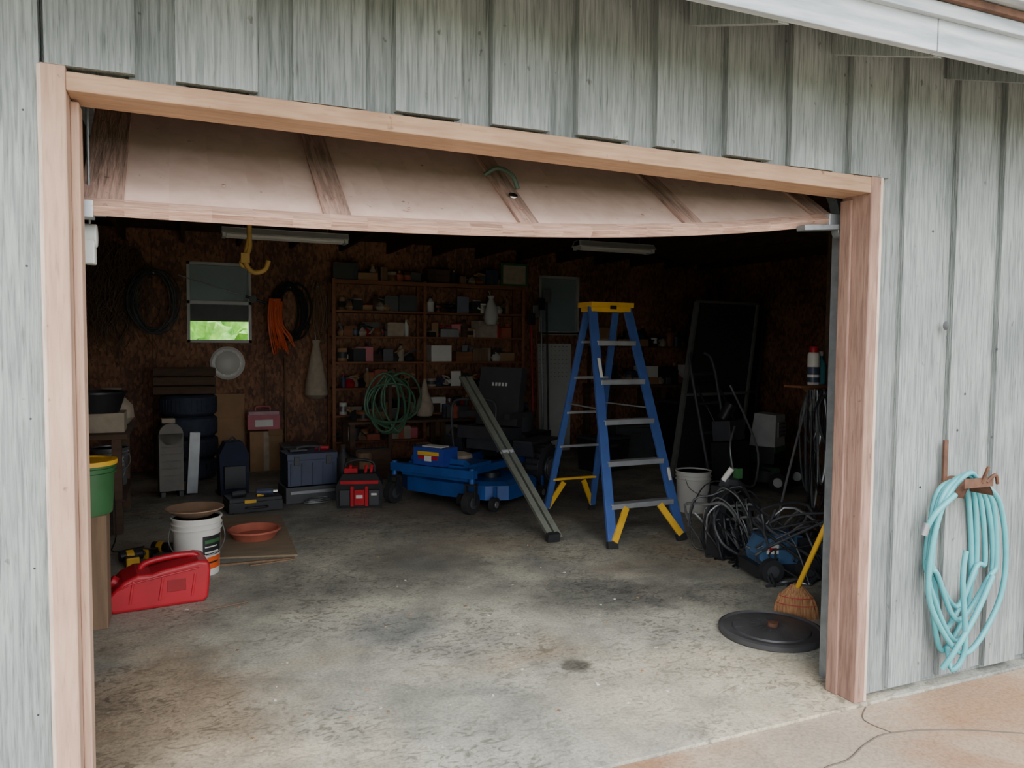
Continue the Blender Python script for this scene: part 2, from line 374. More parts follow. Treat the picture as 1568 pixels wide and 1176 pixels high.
def track(x,side):
    o=Ob('door_track')
    o.bx(x-.022,x+.022,.215,.221,0.0,2.0,GALV);o.bx(x-.022,x-.016,.165,.215,0.0,2.0,GALV);o.bx(x+.016,x+.022,.165,.215,0,2.0,GALV)
    N=8;R=.38;prev=None
    for i in range(N+1):
        a=pi/2*i/N;p=(x,.193+R-R*cos(a),2.0+R*sin(a))
        if prev:o.beam(prev,p,.046,.05,GALV,(1,0,0))
        prev=p
    o.beam(prev,(x,2.9,2.38),.046,.05,GALV,(1,0,0))
    for z in(.35,1.05,1.7):
        o.bx(x-.02,x+.02,.1,.17,z,z+.05,GALV)
    o.bx(x-.015,x+.015,2.86,2.89,2.38,ZC-.12,GALV)
    return o.done()
track(W+.095,1);track(-.045,-1)
o=Ob('door_pulley');o.cyl((-.0,.25,1.82),(.04,.25,1.82),.035,WHM);o.box((.02,.25,1.785),(.03,.06,.10),WHM);o.cyl((.02,.25,1.83),(0.02,.25,2.35),.004,GALV);o.done(.004)
# ---------------------------------------------------------------- step ladder
o=Ob('step_ladder')
top=1.80;ang=.03
def fr(sx,z):
    t=z/top;return Vector((sx*(.315*(1-t)+.165*t), -.66*(1-t)-.07*t, z))
def rr(sx,z):
    t=z/top;return Vector((sx*(.235*(1-t)+.135*t), .56*(1-t)+.05*t, z))
for sx in(-1,1):
    o.beam(fr(sx,.015),fr(sx,top),.026,.075,BLU,(1,0,0));o.beam(fr(sx,.0),fr(sx,.05),.035,.085,BLKR,(1,0,0))
    o.beam(rr(sx,.015),rr(sx,top-.02),.024,.055,BLU,(1,0,0));o.beam(rr(sx,.0),rr(sx,.05),.03,.065,BLKR,(1,0,0))
    a=fr(sx,.05);c=fr(sx,.29)+Vector((-sx*.14,0,0))
    o.beam(a+Vector((-sx*.01,-.02,0)),c+Vector((0,-.02,-.01)),.05,.02,YEL,(0,1,0))
    a=rr(sx,.05);c=rr(sx,.29)+Vector((-sx*.12,0,0));o.beam(a,c,.045,.02,YEL,(0,1,0))
    p=fr(sx,1.0);q=rr(sx,1.0);o.beam(p,q,.008,.025,ALU,(1,0,0))
for k in range(1,6):
    z=k*.305;p=fr(-1,z);q=fr(1,z);w=.085
    o.box(((p.x+q.x)/2,p.y+.01,z),(q.x-p.x-.02,w,.012),ALU);o.box((0,p.y-.03,z-.015),(q.x-p.x-.02,.006,.035),ALU);o.box((0,p.y+.05,z-.012),(q.x-p.x-.02,.006,.028),ALU)
    for sx in(-1,1):o.beam(fr(sx,z-.02)+Vector((-sx*.015,0,0)),fr(sx,z-.1)+Vector((-sx*.01,0,0)),.005,.04,ALU,(1,0,0))
for k in range(1,6):
    z=.02+k*.30;p=rr(-1,z);q=rr(1,z);o.beam(p,q,.03,.02,ALU if k>1 else YEL,(0,0,1))
o.box((0,-.01,top+.02),(.40,.22,.04),YEL);o.box((0,-.01,top-.01),(.37,.17,.05),YEL)
o.box((0,-.125,top+.0),(.06,.006,.03),BLK)
o.box((fr(-1,1.3).x,fr(-1,1.3).y-.04,1.32),(.027,.004,.16),WHT,(radians(-18),0,0))
o.box((fr(1,.5).x,fr(1,.5).y-.04,.5),(.027,.004,.1),WHT,(radians(-18),0,0))
o.done(.004,(3.46,3.12,0),ang)
# ---------------------------------------------------------------- buckets
def bucket(name,x,y,z,r,h,mat,rim=None,lid=None,label=False,handle=True,rz=0):
    o=Ob(name);rb=r*.88
    rim=rim or mat
    o.lathe([(0,0),(rb,0),(rb+.003,.01),(r*.965,h*.78),(r*1.03,h*.785),(r*1.03,h*.80),(r*.97,h*.81),(r*.98,h*.87),(r*1.04,h*.875),(r*1.04,h*.89),(r*.985,h*.9),(r,h*.97)],(0,0,0),mat,40)
    o.lathe([(r,h*.97),(r*1.05,h*.975),(r*1.05,h),(r*.97,h),(r*.95,h*.97),(rb*.97,.02),(0,.02)],(0,0,0),rim,40)
    if handle:
        o.tube([(r*1.03,0,h*.84),(r*1.12,-.05,h*.62),(r*.8,-.10-r*.4,h*.45),(0,-r*1.12,h*.38),(-r*.8,-.10-r*.4,h*.45),(-r*1.12,-.05,h*.62),(-r*1.03,0,h*.84)],.0035,GRY,6)
        o.cyl((-.05,-r*1.13,h*.375),(.05,-r*1.13,h*.375),.012,WHT)
    if lid:o.lathe([(r*1.06,h*.95),(r*1.07,h+.01),(r*.9,h+.012),(r*.85,h+.004),(0,h+.004)],(0,0,0),lid,40)
    if label:
        f=lambda z:rb+.003+(r*.965-rb-.003)*(z-.01)/(h*.78-.01)+.0015
        o.lathe([(f(h*.36),h*.36),(f(h*.70),h*.70)],(0,0,0),BLK,16,None,-1.35,-.25)
        o.lathe([(f(h*.12),h*.12),(f(h*.33),h*.33)],(0,0,0),ORG,16,None,-1.15,-.25)
        o.lathe([(f(h*.40)+.001,h*.40),(f(h*.43)+.001,h*.43)],(0,0,0),WHT,16,None,-1.25,-.5)
        o.lathe([(f(h*.5)+.001,h*.5),(f(h*.52)+.001,h*.52)],(0,0,0),WHT,16,None,-1.25,-.6)
        o.lathe([(f(h*.57)+.001,h*.57),(f(h*.63)+.001,h*.63)],(0,0,0),GRN,16,None,-1.25,-.4)
        o.lathe([(f(h*.22)+.001,h*.22),(f(h*.25)+.001,h*.25)],(0,0,0),BLK,16,None,-1.1,-.5)
    return o.done(0,(x,y,z),rz)
bucket('joint_compound_bucket',.345,2.95,0,.15,.375,WHT,label=True)
o=Ob('wooden_bowl');o.lathe([(0,0),(.10,0),(.150,.035),(.172,.048),(.178,.048),(.178,.055),(.158,.055),(.10,.02),(0,.018)],(0,0,0),M('bowl_brown',s(160,130,104),.7,0,.3),40);o.done(0,(.335,2.95,.376))
bucket('green_bucket',-.215,2.16,.601,.155,.27,GRN,YEL,lid=YEL,handle=False)
o=Ob('timber_post');o.bx(-.32,-.10,2.06,2.26,0,.6,TIMB);o.bx(-.33,-.2,2.03,2.06,.0,.5,TIMB);o.done(.006)
bucket('white_bucket',4.52,3.32,0,.155,.37,WHT,rz=.5)
o=Ob('gas_can')
RD=M('red_dark',s(150,20,30))
poly=[(-.275,.02),(-.285,.06),(-.265,.10),(-.19,.175),(-.12,.205),(-.05,.20),(.0,.215),(.20,.245),(.255,.235),(.265,.18),(.25,.02),(.22,0),(-.24,0)]
o.prism(poly,-.14,.14,RED);
g=o.done(.04,(.13,2.44,0),.12,4)
o=Ob('handle')
o.tube([(-.10,0,.19),(-.08,0,.225),(.0,0,.246),(.12,0,.256),(.19,0,.250),(.21,0,.23)],.018,RED,10)
o.lathe([(.034,0),(.034,.04),(.028,.045),(0,.045)],(-.215,0,.13),RED,20,(0,-.9,0))
for k in(-.15,.0,.17):o.box((k,-.135,.11),(.014,.02,.13),RED,(0,.15,0))
o.box((.08,-.139,.12),(.10,.006,.07),RD)
o.tube([(-.26,-.12,.09),(-.18,-.14,.15),(-.05,-.142,.175),(.2,-.142,.205)],.006,RED,6)
h=o.done(.003);h.parent=g
o=Ob('plywood_sheet');o.hexa([(.02,.02,0),(.62,-.12,0),(.66,1.22,0),(-.06,1.36,0)],[(.02,.02,.012),(.62,-.12,.012),(.66,1.22,.012),(-.06,1.36,.012)],PLY);o.done(0,(.38,3.22,.001))
o=Ob('wood_lath');o.box((0,0,.008),(.5,.03,.012),TIMB);o.box((.1,-.05,.006),(.3,.012,.008),TIMB,(0,0,.2));o.done(0,(.72,3.04,.0),-.02)
o=Ob('leaf_debris')
for k in range(60):
    x=random.uniform(.1,3.0);y=random.uniform(.3,2.9);r_=random.uniform(.004,.013)
    o.box((x,y,.002),(r_*1.6,r_,.003),random.choice([TIMB,TAN,CREAM,WHM]),(0,0,random.uniform(0,3)))
o.cyl((.36,2.15,.006),(.60,2.22,.006),.004,BRN);o.done()
o=Ob('terracotta_saucer');o.lathe([(0,0),(.145,0),(.185,.055),(.195,.06),(.195,.072),(.178,.072),(.145,.02),(0,.016)],(0,0,0),TERR,48);o.done(0,(.76,3.70,.0135))
o=Ob('plastic_barrel_lid')
o.lathe([(.25,0),(.265,.006),(.268,.03),(.25,.036),(.242,.026),(.20,.026),(.195,.034),(.12,.042),(.06,.046),(.045,.040),(0,.040)],(0,0,0),M('lid_black',s(70,70,72),.5,0,.45,7),64)
for i in range(16):
    a=i*pi/8;o.beam((.06*cos(a),.06*sin(a),.045),(.195*cos(a),.195*sin(a),.033),.008,.004,MC['lid_black'])
o.lathe([(.03,.04),(.028,.058),(.012,.062),(0,.062)],(.01,.0,0),RUST,16)
o.done(0,(3.09,.71,0))
o=Ob('broom')
N=16
vs=[];lv=[(0,.118,.04),(.05,.112,.04),(.11,.09,.036),(.15,.055,.028),(.18,.026,.02)]
for z,a,b in lv:
    for i in range(N*2):
        t=2*pi*i/(N*2);k=1+.05*(i%2);vs.append((a*cos(t)*k,b*sin(t)*k,z))
fs=[]
for k in range(len(lv)-1):
    for i in range(2*N):fs.append((k*2*N+i,k*2*N+(i+1)%(2*N),(k+1)*2*N+(i+1)%(2*N),(k+1)*2*N+i))
fs.append(tuple(range(2*N))[::-1])
Z3=Matrix.Rotation(-.75,4,'Z');o.T=Z3
o.faces(vs,fs,STRAW)
for i in range(130):
    a=random.uniform(0,2*pi);q=random.uniform(.6,1);x=cos(a)*.114*q;y=sin(a)*.04*q
    o.cyl((x*1.06,y*1.06,0.002),(x*.8,y*.85,.12),.0022,STRAW,None,4)
for z in(.07,.11):o.torus((0,0,z),.105-.35*(z-.07),.0022,RED,(0,0,0),24,6,.42)
o.T=Matrix.Identity(4)
o.cyl((0,0,.15),(-.22,-.70,1.23),.014,YEL)
o.done(0,(3.40,.86,0))
WB=M('washer_blue',s(70,104,140),.45,0,.3)
o=Ob('pressure_washer')
o.prism([(-.17,.08),(-.19,.16),(-.14,.26),(-.04,.30),(.10,.28),(.17,.2),(.18,.08)],-.10,.10,WB)
o.prism([(-.22,.03),(-.22,.1),(.22,.1),(.22,.03)],-.13,.13,BLK)
o.box((.12,0,.2),(.1,.23,.14),BLK);o.box((-.10,-.103,.2),(.08,.006,.06),WHT);o.box((-.1,-.107,.2),(.05,.004,.02),RED)
for x in(-.13,.12):
    for y in(-.15,.15):o.cyl((x,y-.025,.075),(x,y+.025,.075),.075,BLKR,None,28);o.cyl((x,y-.028,.075),(x,y+.028,.075),.04,DKG,None,20)
o.tube([(-.15,-.08,.28),(-.17,-.08,.42),(-.17,.08,.42),(-.15,.08,.28)],.012,BLK,8)
for k in range(9):
    pts=[(random.uniform(-.22,.3),random.uniform(-.22,.2),random.uniform(.0,.42)+.02) for i in range(6)]+[(random.uniform(-.25,.1),-.25,.012)]
    o.tube(pts,random.choice([.006,.009,.011]),random.choice([BLK,GRY,BLKR,DKG]),7)
o.done(.012,(3.86,1.50,0),-.25,3)
o=Ob('extension_cord_pile')
for k in range(30):
    R=random.uniform(.08,.20);cx=random.uniform(-.06,.14);cy=random.uniform(-.08,.08);tx=random.uniform(.5,1.5);tz=random.uniform(0,pi);h=R+.015
    m=random.choice([BLK,BLK,DKG,GRY,BLKR])
    rot=Euler((tx,0,tz)).to_matrix();pts=[]
    for i in range(random.choice([12,18,22])):
        a=2*pi*i/11;r=R*(1+.16*sin(3*a+k)+.1*sin(1.7*i));v=rot@Vector((r*cos(a),r*sin(a),.006*i));pts.append((v.x+cx,v.y+cy,max(.01,v.z*1.6+h*1.0)))
    o.tube(pts,random.choice([.005,.007,.010]),m,6,False,3)
for k in range(8):
    pts=[(random.uniform(-.15,.35),random.uniform(-.3,.1),.012) for i in range(5)];o.tube(pts,.008,BLK,6)
o.box((0,.02,.25),(.16,.14,.5),BLK,(0,.1,.3));o.box((.03,0,.52),(.10,.08,.10),DKG,(.3,.2,0));o.box((.08,-.03,.60),(.04,.05,.07),GRN);o.cyl((-.02,0,.55),(.02,-.04,.64),.02,WHT)
o.done(0,(3.80,1.98,0))
PX=.10
o=Ob('support_post');o.bx(4.86+PX,4.96+PX,2.15,2.25,0,ZC-.14,WOODD);o.bx(4.50+PX,4.86+PX,2.12,2.30,1.18,1.20,WOOD);o.beam((4.86+PX,2.2,.98),(4.62+PX,2.2,1.18),.03,.03,WOOD);o.bx(4.955+PX,4.975+PX,2.0,2.4,1.3,1.5,WOODD);o.done(.003)
o=Ob('spray_can');o.lathe([(0,0),(.044,0),(.046,.004),(.046,.08)],(0,0,0),WHT,24);o.lathe([(.046,.08),(.046,.14)],(0,0,0),NAVY,24,None,0,2*pi,False);o.lathe([(.046,.14),(.046,.235),(.04,.25),(.03,.255)],(0,0,0),WHT,24);o.lathe([(.034,.25),(.034,.29),(.028,.30),(0,.30)],(0,0,0),RED,20);o.lathe([(.0465,.02),(.0465,.06)],(0,0,0),NAVY,24,None,0,2*pi,False);o.done(0,(4.70+PX,2.2,1.201))
o=Ob('cleaner_bottle');o.lathe([(0,0),(.045,0),(.045,.16),(.02,.21),(.02,.24),(0,.24)],(0,0,0),M('bottle_teal',s(70,140,150),.4),24);o.lathe([(.022,.225),(.022,.26),(0,.26)],(0,0,0),WHT,16);o.done(0,(4.805+PX,2.24,1.201))
o=Ob('hanging_cables')
for k in range(13):
    x0=4.56+PX*.5+.022*k;zz=1.17;d=random.uniform(.35,1.0);w=random.uniform(.03,.14)
    m=random.choice([BLK,GRY,DKG,BLKR]);y=2.09-random.uniform(0,.05)
    o.tube([(x0,y,zz),(x0-w,y-.03,zz-d*.3),(x0-w*.7,y-.03,zz-d*.8),(x0,y-.02,zz-d),(x0+w*.6,y-.02,zz-d*.75),(x0+w*.5,y-.01,zz-d*.25),(x0+.02,y,zz)],random.choice([.007,.009,.011]),m,7)
o.tube([(4.6,2.05,1.1),(4.3,1.9,.6),(4.1,1.8,.25),(4.1,1.95,.02)],.009,GRY,7)
o.tube([(4.65,2.05,1.1),(4.5,1.9,.5),(4.25,1.7,.3),(4.2,1.9,.02)],.009,BLK,7)
o.done()
# ---------------------------------------------------------------- riding mower
o=Ob('riding_mower')
for y in(-.44,.44):
    o.cyl((0,y-.035,.10),(0,y+.035,.10),.10,BLKR,None,28);o.cyl((0,y-.04,.10),(0,y+.04,.10),.05,DKG,None,20)
    o.box((-.01,y-.05,.17),(.045,.012,.18),BLK);o.box((-.01,y+.05,.17),(.045,.012,.18),BLK);o.box((-.01,y,.26),(.07,.115,.016),BLK)
    o.cyl((-.02,y,.26),(-.02,y,.40),.025,MBL)
o.box((-.03,0,.345),(.07,.94,.075),MBL)
o.box((-.06,0,.30),(.02,.75,.06),MBL)
for y in(-.26,.26):o.box((-.62,y,.33),(1.2,.07,.07),MBL)
o.box((-.30,0,.385),(.46,.62,.03),MBL);o.box((-.14,0,.41),(.10,.60,.05),MBL,(0,-.5,0))
o.box((-.10,-.02,.47),(.22,.34,.16),M('battery_blue',s(50,70,160),.4));o.box((.013,-.02,.50),(.004,.24,.035),YEL);o.box((.015,-.02,.46),(.004,.22,.03),RED);o.box((.016,-.02,.455),(.004,.08,.05),WHT);o.box((-.1,-.02,.555),(.12,.22,.01),WHT)
dk=[(-.98,-.50),(-.85,-.62),(-.35,-.62),(-.22,-.45),(-.18,0),(-.22,.45),(-.35,.62),(-.85,.62),(-.98,.5)]
vs=[(x,y,.085) for x,y in dk]+[(x,y,.215) for x,y in dk]+[(-.58+(x+.58)*.85,y*.88,.245) for x,y in dk];n=len(dk)
o.faces(vs,[(i,(i+1)%n,(i+1)%n+n,i+n) for i in range(n)]+[(i+n,(i+1)%n+n,(i+1)%n+2*n,i+2*n) for i in range(n)]+[tuple(2*n+i for i in range(n))],MBL)
for y in(-.3,0,.3):o.cyl((-.55,y,.24),(-.55,y,.29),.09,BLK)
for x,y in((-.2,.56),(-.2,-.56),(-.95,.62),(-.22,.2)):
    o.cyl((x,y-.025,.065),(x,y+.025,.065),.065,BLKR,None,24);o.cyl((x,y-.03,.065),(x,y+.03,.065),.03,GRY,None,16);o.box((x-.02,y,.15),(.03,.02,.14),MBL)
for y in(-.45,.45):
    o.lathe([(.0,-.10),(.11,-.10),(.12,-.085),(.19,-.10),(.235,-.07),(.245,0),(.235,.07),(.19,.10),(.12,.085),(.11,.10),(0,.10)],(-1.28,y,.245),SEAT,36,(pi/2,0,0))
    o.cyl((-1.28,y-.105,.245),(-1.28,y+.105,.245),.095,GRY,None,24)
    for i in range(24):
        a=i*pi/12;o.box((-1.28+.243*cos(a),y,.245+.243*sin(a)),(.02,.14,.02),BLKR,(0,-a,.0))
    o.box((-1.2,y*.93,.53),(.55,.22,.03),SEAT);o.box((-.95,y*.93,.46),(.03,.22,.14),SEAT,(0,.3,0))
o.box((-1.45,0,.45),(.55,.6,.25),BLK);o.cyl((-1.5,0,.55),(-1.5,0,.78),.18,DKG);o.cyl((-1.5,0,.78),(-1.5,0,.82),.13,BLK)
o.box((-.98,0,.60),(.46,.48,.12),SEAT,(0,-.08,0));o.box((-1.19,0,.95),(.11,.50,.60),SEAT,(0,-.18,0));o.box((-1.0,0,.5),(.3,.4,.12),DKG)
for y in(-.27,.27):o.box((-1.02,y,.78),(.30,.06,.05),SEAT)
for k,yy in enumerate((-.08,-.04,0,.04,.08)):o.box((-1.155,yy,1.08),(.004,.025,.035),WHM,(0,-.18,0))
for y in(-.20,.20):o.tube([(-.72,y*1.3,.45),(-.68,y*1.3,.75),(-.70,y*1.2,.92),(-.72,y*.4,.95)],.013,DKG,8)
hd=atan2(-.577,-.817)
o.done(.010,(2.33,4.26,0),hd,2)
o=Ob('cleaning_rag');o.lathe([(0,0),(.13,.0),(.12,.03),(.06,.05),(0,.06)],(0,0,0),CREAM,14);o.done(0,(2.72,4.58,.402))
o=Ob('leaning_rails')
A=Vector((2.84,2.78,.03));Bv=Vector((2.56,4.05,1.20))
GG=M('rail_green_grey',s(140,146,134),.4,.4)
for off in(Vector((-.030,0,0)),Vector((.035,0,.0))):
    o.beam(A+off,Bv+off,.008,.04,GG,(0,1,0));o.beam(A+off+Vector((.024,0,0)),Bv+off+Vector((.024,0,0)),.045,.008,GG,(0,1,0))
o.beam(A+Vector((.0,.01,-.02)),A+Vector((.0,-.0,.04)),.1,.05,BLK,(0,1,0))
m_=(A+Bv)/2;o.box((m_.x+.02,m_.y,m_.z),(.11,.03,.03),ALU)
o.done()
# ---------------------------------------------------------------- tool boxes
o=Ob('tool_box')
o.box((0,0,.075),(.5,.34,.15),DKG,(0,0,0));o.box((0,-.172,.10),(.42,.008,.03),GRY)
o.box((0,.0,.28),(.46,.32,.24),NAVY);o.box((0,0,.43),(.47,.33,.06),NAVY)
for x in(-.15,.15):o.box((x,-.168,.395),(.05,.02,.08),DKG)
for x in(-.2,-.1,0,.1,.2):o.box((x,-.163,.27),(.015,.012,.2),NAVY)
o.tube([(-.1,0,.46),(-.09,0,.50),(.09,0,.50),(.1,0,.46)],.012,DKG,8)
o.box((-.1,.02,.475),(.16,.12,.02),DKG);o.cyl((.08,.05,.48),(.2,0,.48),.02,RED)
for i in range(3):o.torus((.03,-.22-.005*i,.012+.016*i),.13-.012*i,.007,GRY,(0,0,.2*i),24,6,.35)
o.done(.012,(1.37,5.08,0),.1)
o=Ob('tool_bag')
BR=M('bag_red',s(200,30,44),.8)
o.prism([(-.20,0),(-.21,.2),(-.15,.31),(.15,.31),(.21,.2),(.2,0)],-.14,.14,BLKR)
for x in(-.13,0,.13):o.box((x,-.155,.10),(.09,.04,.14),BLK if x else BR)
for x in(-.065,.065):o.box((x,-.15,.11),(.03,.03,.18),BR)
o.box((0,-.147,.235),(.34,.01,.03),BR);o.box((-.08,0,.325),(.12,.15,.05),BR)
o.tube([(-.13,0,.3),(-.12,0,.39),(0,0,.42),(.12,0,.39),(.13,0,.3)],.014,BLK,8)
for x in(-.09,.05,.1):o.cyl((x,-.05,.3),(x+.01,-.06,.38),.014,BR)
o.box((0,-.178,.11),(.06,.004,.03),WHT);o.box((.13,-.178,.13),(.05,.004,.02),WHT)
o.done(.014,(1.77,4.64,0),-.25,3)
o=Ob('drill_case')
o.box((0,0,.05),(.46,.30,.09),BLK);o.box((0,0,.11),(.45,.29,.03),BLK);o.box((-.05,-.152,.10),(.1,.008,.03),YEL)
o.tube([(-.08,-.15,.05),(-.08,-.185,.05),(.08,-.185,.05),(.08,-.15,.05)],.01,BLK,8)
o.cyl((.02,-.05,.16),(.16,-.08,.16),.03,NAVY);o.cyl((.16,-.08,.16),(.2,-.09,.16),.018,CH);o.box((.05,-.05,.135),(.06,.06,.02),YEL)
o.cyl((-.18,0,.15),(-.06,.02,.15),.022,DKG)
o.done(.010,(.84,4.80,.0),.12)
def drill(x,y,rz,c):
    o=Ob('cordless_drill')
    o.cyl((-.09,0,.045),(.06,0,.045),.035,BLK);o.cyl((.06,0,.045),(.11,0,.045),.02,DKG,.013);o.cyl((-.05,0,.045),(.0,0,.045),.037,c)
    o.box((-.045,-.07,.032),(.045,.12,.04),BLK);o.box((-.045,-.14,.035),(.08,.05,.068),BLK);o.box((-.045,-.165,.035),(.08,.02,.066),c)
    o.done(.006,(x,y,0.0),rz)
drill(-.05,3.38,.3,YEL);drill(.14,3.52,-.6,YEL)
o=Ob('power_cord');o.tube([(-.25,4.15,.6),(-.2,3.9,.35),(-.18,3.75,.1),(-.2,3.66,.012),(-.08,3.68,.012),(.0,3.72,.012)],.005,BLK,6);o.done()
# ---------------------------------------------------------------- left side bench
o=Ob('workbench');o.bx(-.95,-.12,4.2,5.3,.74,.78,WOODD)
for x in(-.9,-.2):
    for y in(4.26,5.24):o.bx(x-.035,x+.035,y-.035,y+.035,0,.74,WOODD)
o.bx(-.93,-.14,4.22,5.28,.25,.27,WOODD);o.done(.004)
o=Ob('carton');o.box((0,0,.075),(.36,.32,.15),CREAM);o.box((0,0,.15),(.37,.02,.003),TAN);o.done(.004,(-.33,4.5,.781))
o=Ob('plastic_tub');o.lathe([(0,0),(.17,0),(.22,.15),(.235,.15),(.235,.165),(.21,.165),(.165,.02),(0,.02)],(0,0,0),BLK,32);o.done(0,(-.36,4.45,.935))
bucket('white_pail',-.3,4.45,.271,.13,.3,WHM)
bucket('metal_pail',-.3,4.95,.271,.14,.32,GRY)
o=Ob('cloth_bag')
o.lathe([(0,0),(.12,.0),(.17,.06),(.16,.16),(.09,.24),(.05,.27),(.08,.31),(0,.3)],(0,0,0),CREAM,24);o.done(0,(-.28,5.0,.781))
o=Ob('space_heater')
HG=M('heater_grey',s(124,118,110),.6)
o.box((0,0,.33),(.22,.12,.56),HG);o.cyl((0,-.06,.60),(0,.06,.60),.11,HG)
for i in range(5):o.box((0,-.063,.2+.07*i),(.17,.006,.012),HG)
for x in(-.08,.08):o.box((x,0,.025),(.04,.2,.05),DKG)
o.box((.20,-.02,.31),(.10,.08,.60),GRY,(0,.06,0));o.box((-.02,0,.73),(.12,.1,.04),CREAM);o.done(.010,(.16,5.72,0),.15)
o=Ob('tire_stack')
TR=M('tire_rubber',s(56,64,80),.75,0,.3,20,.2)
for k in range(4):
    o.lathe([(.16,.02),(.19,0),(.25,.0),(.285,.03),(.29,.115),(.285,.2),(.25,.225),(.19,.225),(.16,.205),(.18,.11),(.16,.02)],(random.uniform(-.02,.02),random.uniform(-.01,.01),.23*k),TR,40,None,0,2*pi,False)
    for i in range(36):
        a=i*pi/18;o.box((.289*cos(a),.289*sin(a),.23*k+.115),(.012,.03,.13),TR,(0,0,a))
o.done(0,(.33,6.72,0))
o=Ob('wooden_crate')
for z in(.04,.14,.24):
    for y in(-.16,.16):o.box((0,y,z),(.62,.02,.08),WOODD)
    for x in(-.3,.3):o.box((x,0,z),(.02,.3,.08),WOODD)
o.box((0,0,.01),(.6,.3,.02),WOODD);o.done(.003,(.30,6.74,.925))
o=Ob('cardboard_box');o.box((0,0,.23),(.36,.34,.46),TAN);o.box((0,-.171,.23),(.06,.002,.46),CREAM);o.box((.1,-.22,.45),(.16,.12,.004),TAN,(.5,0,0));o.done(.003,(1.16,7.03,0))
o=Ob('cardboard_sheet');o.box((0,0,.44),(.42,.02,.86),TAN,(-.10,0,0));o.box((.02,-.06,.3),(.35,.02,.58),TAN,(-.12,0,.05));o.done(.002,(.74,7.20,.01))
o=Ob('sewing_box');o.box((0,0,.1),(.36,.26,.17),PINK);o.box((0,0,.2),(.34,.24,.05),M('pink_light',s(200,160,166),.6));o.tube([(-.08,0,.22),(-.07,0,.27),(.07,0,.27),(.08,0,.22)],.01,PINK,8);o.box((0,-.132,.09),(.2,.004,.08),WHT);o.done(.012,(1.14,7.03,.462))
o=Ob('backpack');o.prism([(-.13,0),(-.14,.4),(-.08,.52),(.08,.52),(.14,.4),(.13,0)],-.1,.1,M('bag_navy',s(40,46,68),.85));o.box((0,-.115,.18),(.2,.05,.22),BLK);o.tube([(-.04,0,.5),(0,0,.56),(.04,0,.5)],.01,BLK,6);o.done(.02,(.72,5.6,0),.1,3)
# ---------------------------------------------------------------- back wall hangings
o=Ob('wire_bundle')
for k in range(130):
    x=-.78+random.random()*.65;z=2.62-random.random()*.35;pts=[(x,7.26-random.random()*.1,z)]
    for i in range(7):
        x+=random.uniform(-.10,.10);z-=random.uniform(.04,.2);pts.append((min(x,.12),7.27-random.random()*.12,z))
    o.tube(pts,.0055,BRN,5,False,3)
o.done()
def coil(name,x,y,z,rx,rz,n,r,mat,sp=.02,irr=.1):
    o=Ob(name)
    pts=[]
    for i in range(n*14):
        a=2*pi*i/14;k=1+irr*sin(i*.37);q=1+irr*.7*cos(i*.61)
        pts.append((rx*k*cos(a)+irr*.2*sin(i*.11),-sp*(i/14)*.5-.01+.01*sin(i*1.3),rz*q*sin(a)))
    o.tube(pts,r,mat,7,False,3);o.cyl((0,.04,rz*.95),(0,-.08,rz*.95),.008,GRY)
    return o.done(0,(x,y,z))
coil('wire_coil',.0,7.10,1.93,.22,.33,9,.008,DKG,.012,.14)
coil('black_hose_coil',1.48,7.22,1.86,.17,.30,9,.013,BLKR,.015,.22)
coil('rope_coil',1.80,7.22,1.86,.07,.32,6,.010,TIMB,.015,.3)
coil('green_hose_coil',2.42,6.05,.83,.20,.28,8,.013,M('hose_green',s(70,112,84),.5),.03,.35)
o=Ob('hose_stand');o.bx(2.40,2.44,6.08,6.12,0,1.2,WOODD);o.box((2.42,6.1,.01),(.3,.2,.02),WOODD);o.done()
o=Ob('orange_cord')
for k in range(12):
    x=1.23+.011*k;b_=1.36+random.uniform(0,.18);o.tube([(x,7.05,2.0),(x-.03+random.uniform(0,.03),7.03,1.75),(x+.01+.012*k,7.03,b_),(x+.04+.008*k,7.02,b_+.06),(x+.02,7.03,1.72),(x+.02,7.06,1.97)],.007,ORG,6)
o.cyl((1.28,7.03,1.98),(1.28,7.3,1.98),.008,GRY)
o.done()
o=Ob('hanging_sack');o.lathe([(0,0),(.09,.01),(.14,.06),(.13,.20),(.10,.36),(.07,.52),(.04,.66),(.055,.72),(0,.72)],(0,0,0),CREAM,14)
o.tube([(0,.0,.7),(0,.12,.88),(0,.2,.9)],.006,CREAM,6);o.done(0,(1.77,7.12,.80))
o=Ob('hubcap');o.lathe([(.19,.0),(.195,.02),(.17,.035),(.14,.03),(.12,.05),(.06,.07),(.03,.075),(0,.075)],(0,0,0),WHT,40,(pi/2,0,0))
for i in range(10):
    a=i*pi/5;o.cyl((.145*cos(a),-.02,.145*sin(a)),(.145*cos(a),-.038,.145*sin(a)),.008,GRY,None,10)
o.done(0,(.77,7.29,1.24))
o=Ob('fishing_rod');o.cyl((.25,6.88,2.22),(1.18,6.92,1.94),.007,GRY);o.cyl((.95,6.91,2.01),(1.18,6.92,1.94),.016,BLK);o.cyl((1.03,6.88,1.98),(1.03,6.95,1.98),.04,DKG);o.cyl((1.14,6.92,1.95),(1.14,7.29,1.95),.006,GRY);o.done()
o=Ob('wall_broom');o.cyl((1.42,7.2,.0),(1.42,7.25,1.3),.012,TIMB);o.box((1.42,7.2,.06),(.06,.05,.12),STRAW);o.done()
o=Ob('bike_hook')
HY=M('hook_yellow',s(196,160,84),.6)
o.tube([(0,0,.64),(0,0,.16),(0,0,.06),(-.03,0,-.04),(.02,0,-.115),(.10,0,-.10),(.13,0,-.03)],.018,HY,10)
o.tube([(0,0,.16),(-.03,0,.02),(-.06,.02,-.06),(.0,.03,-.09)],.012,HY,8)
o.box((-.03,0,-.02),(.06,.05,.07),HY)
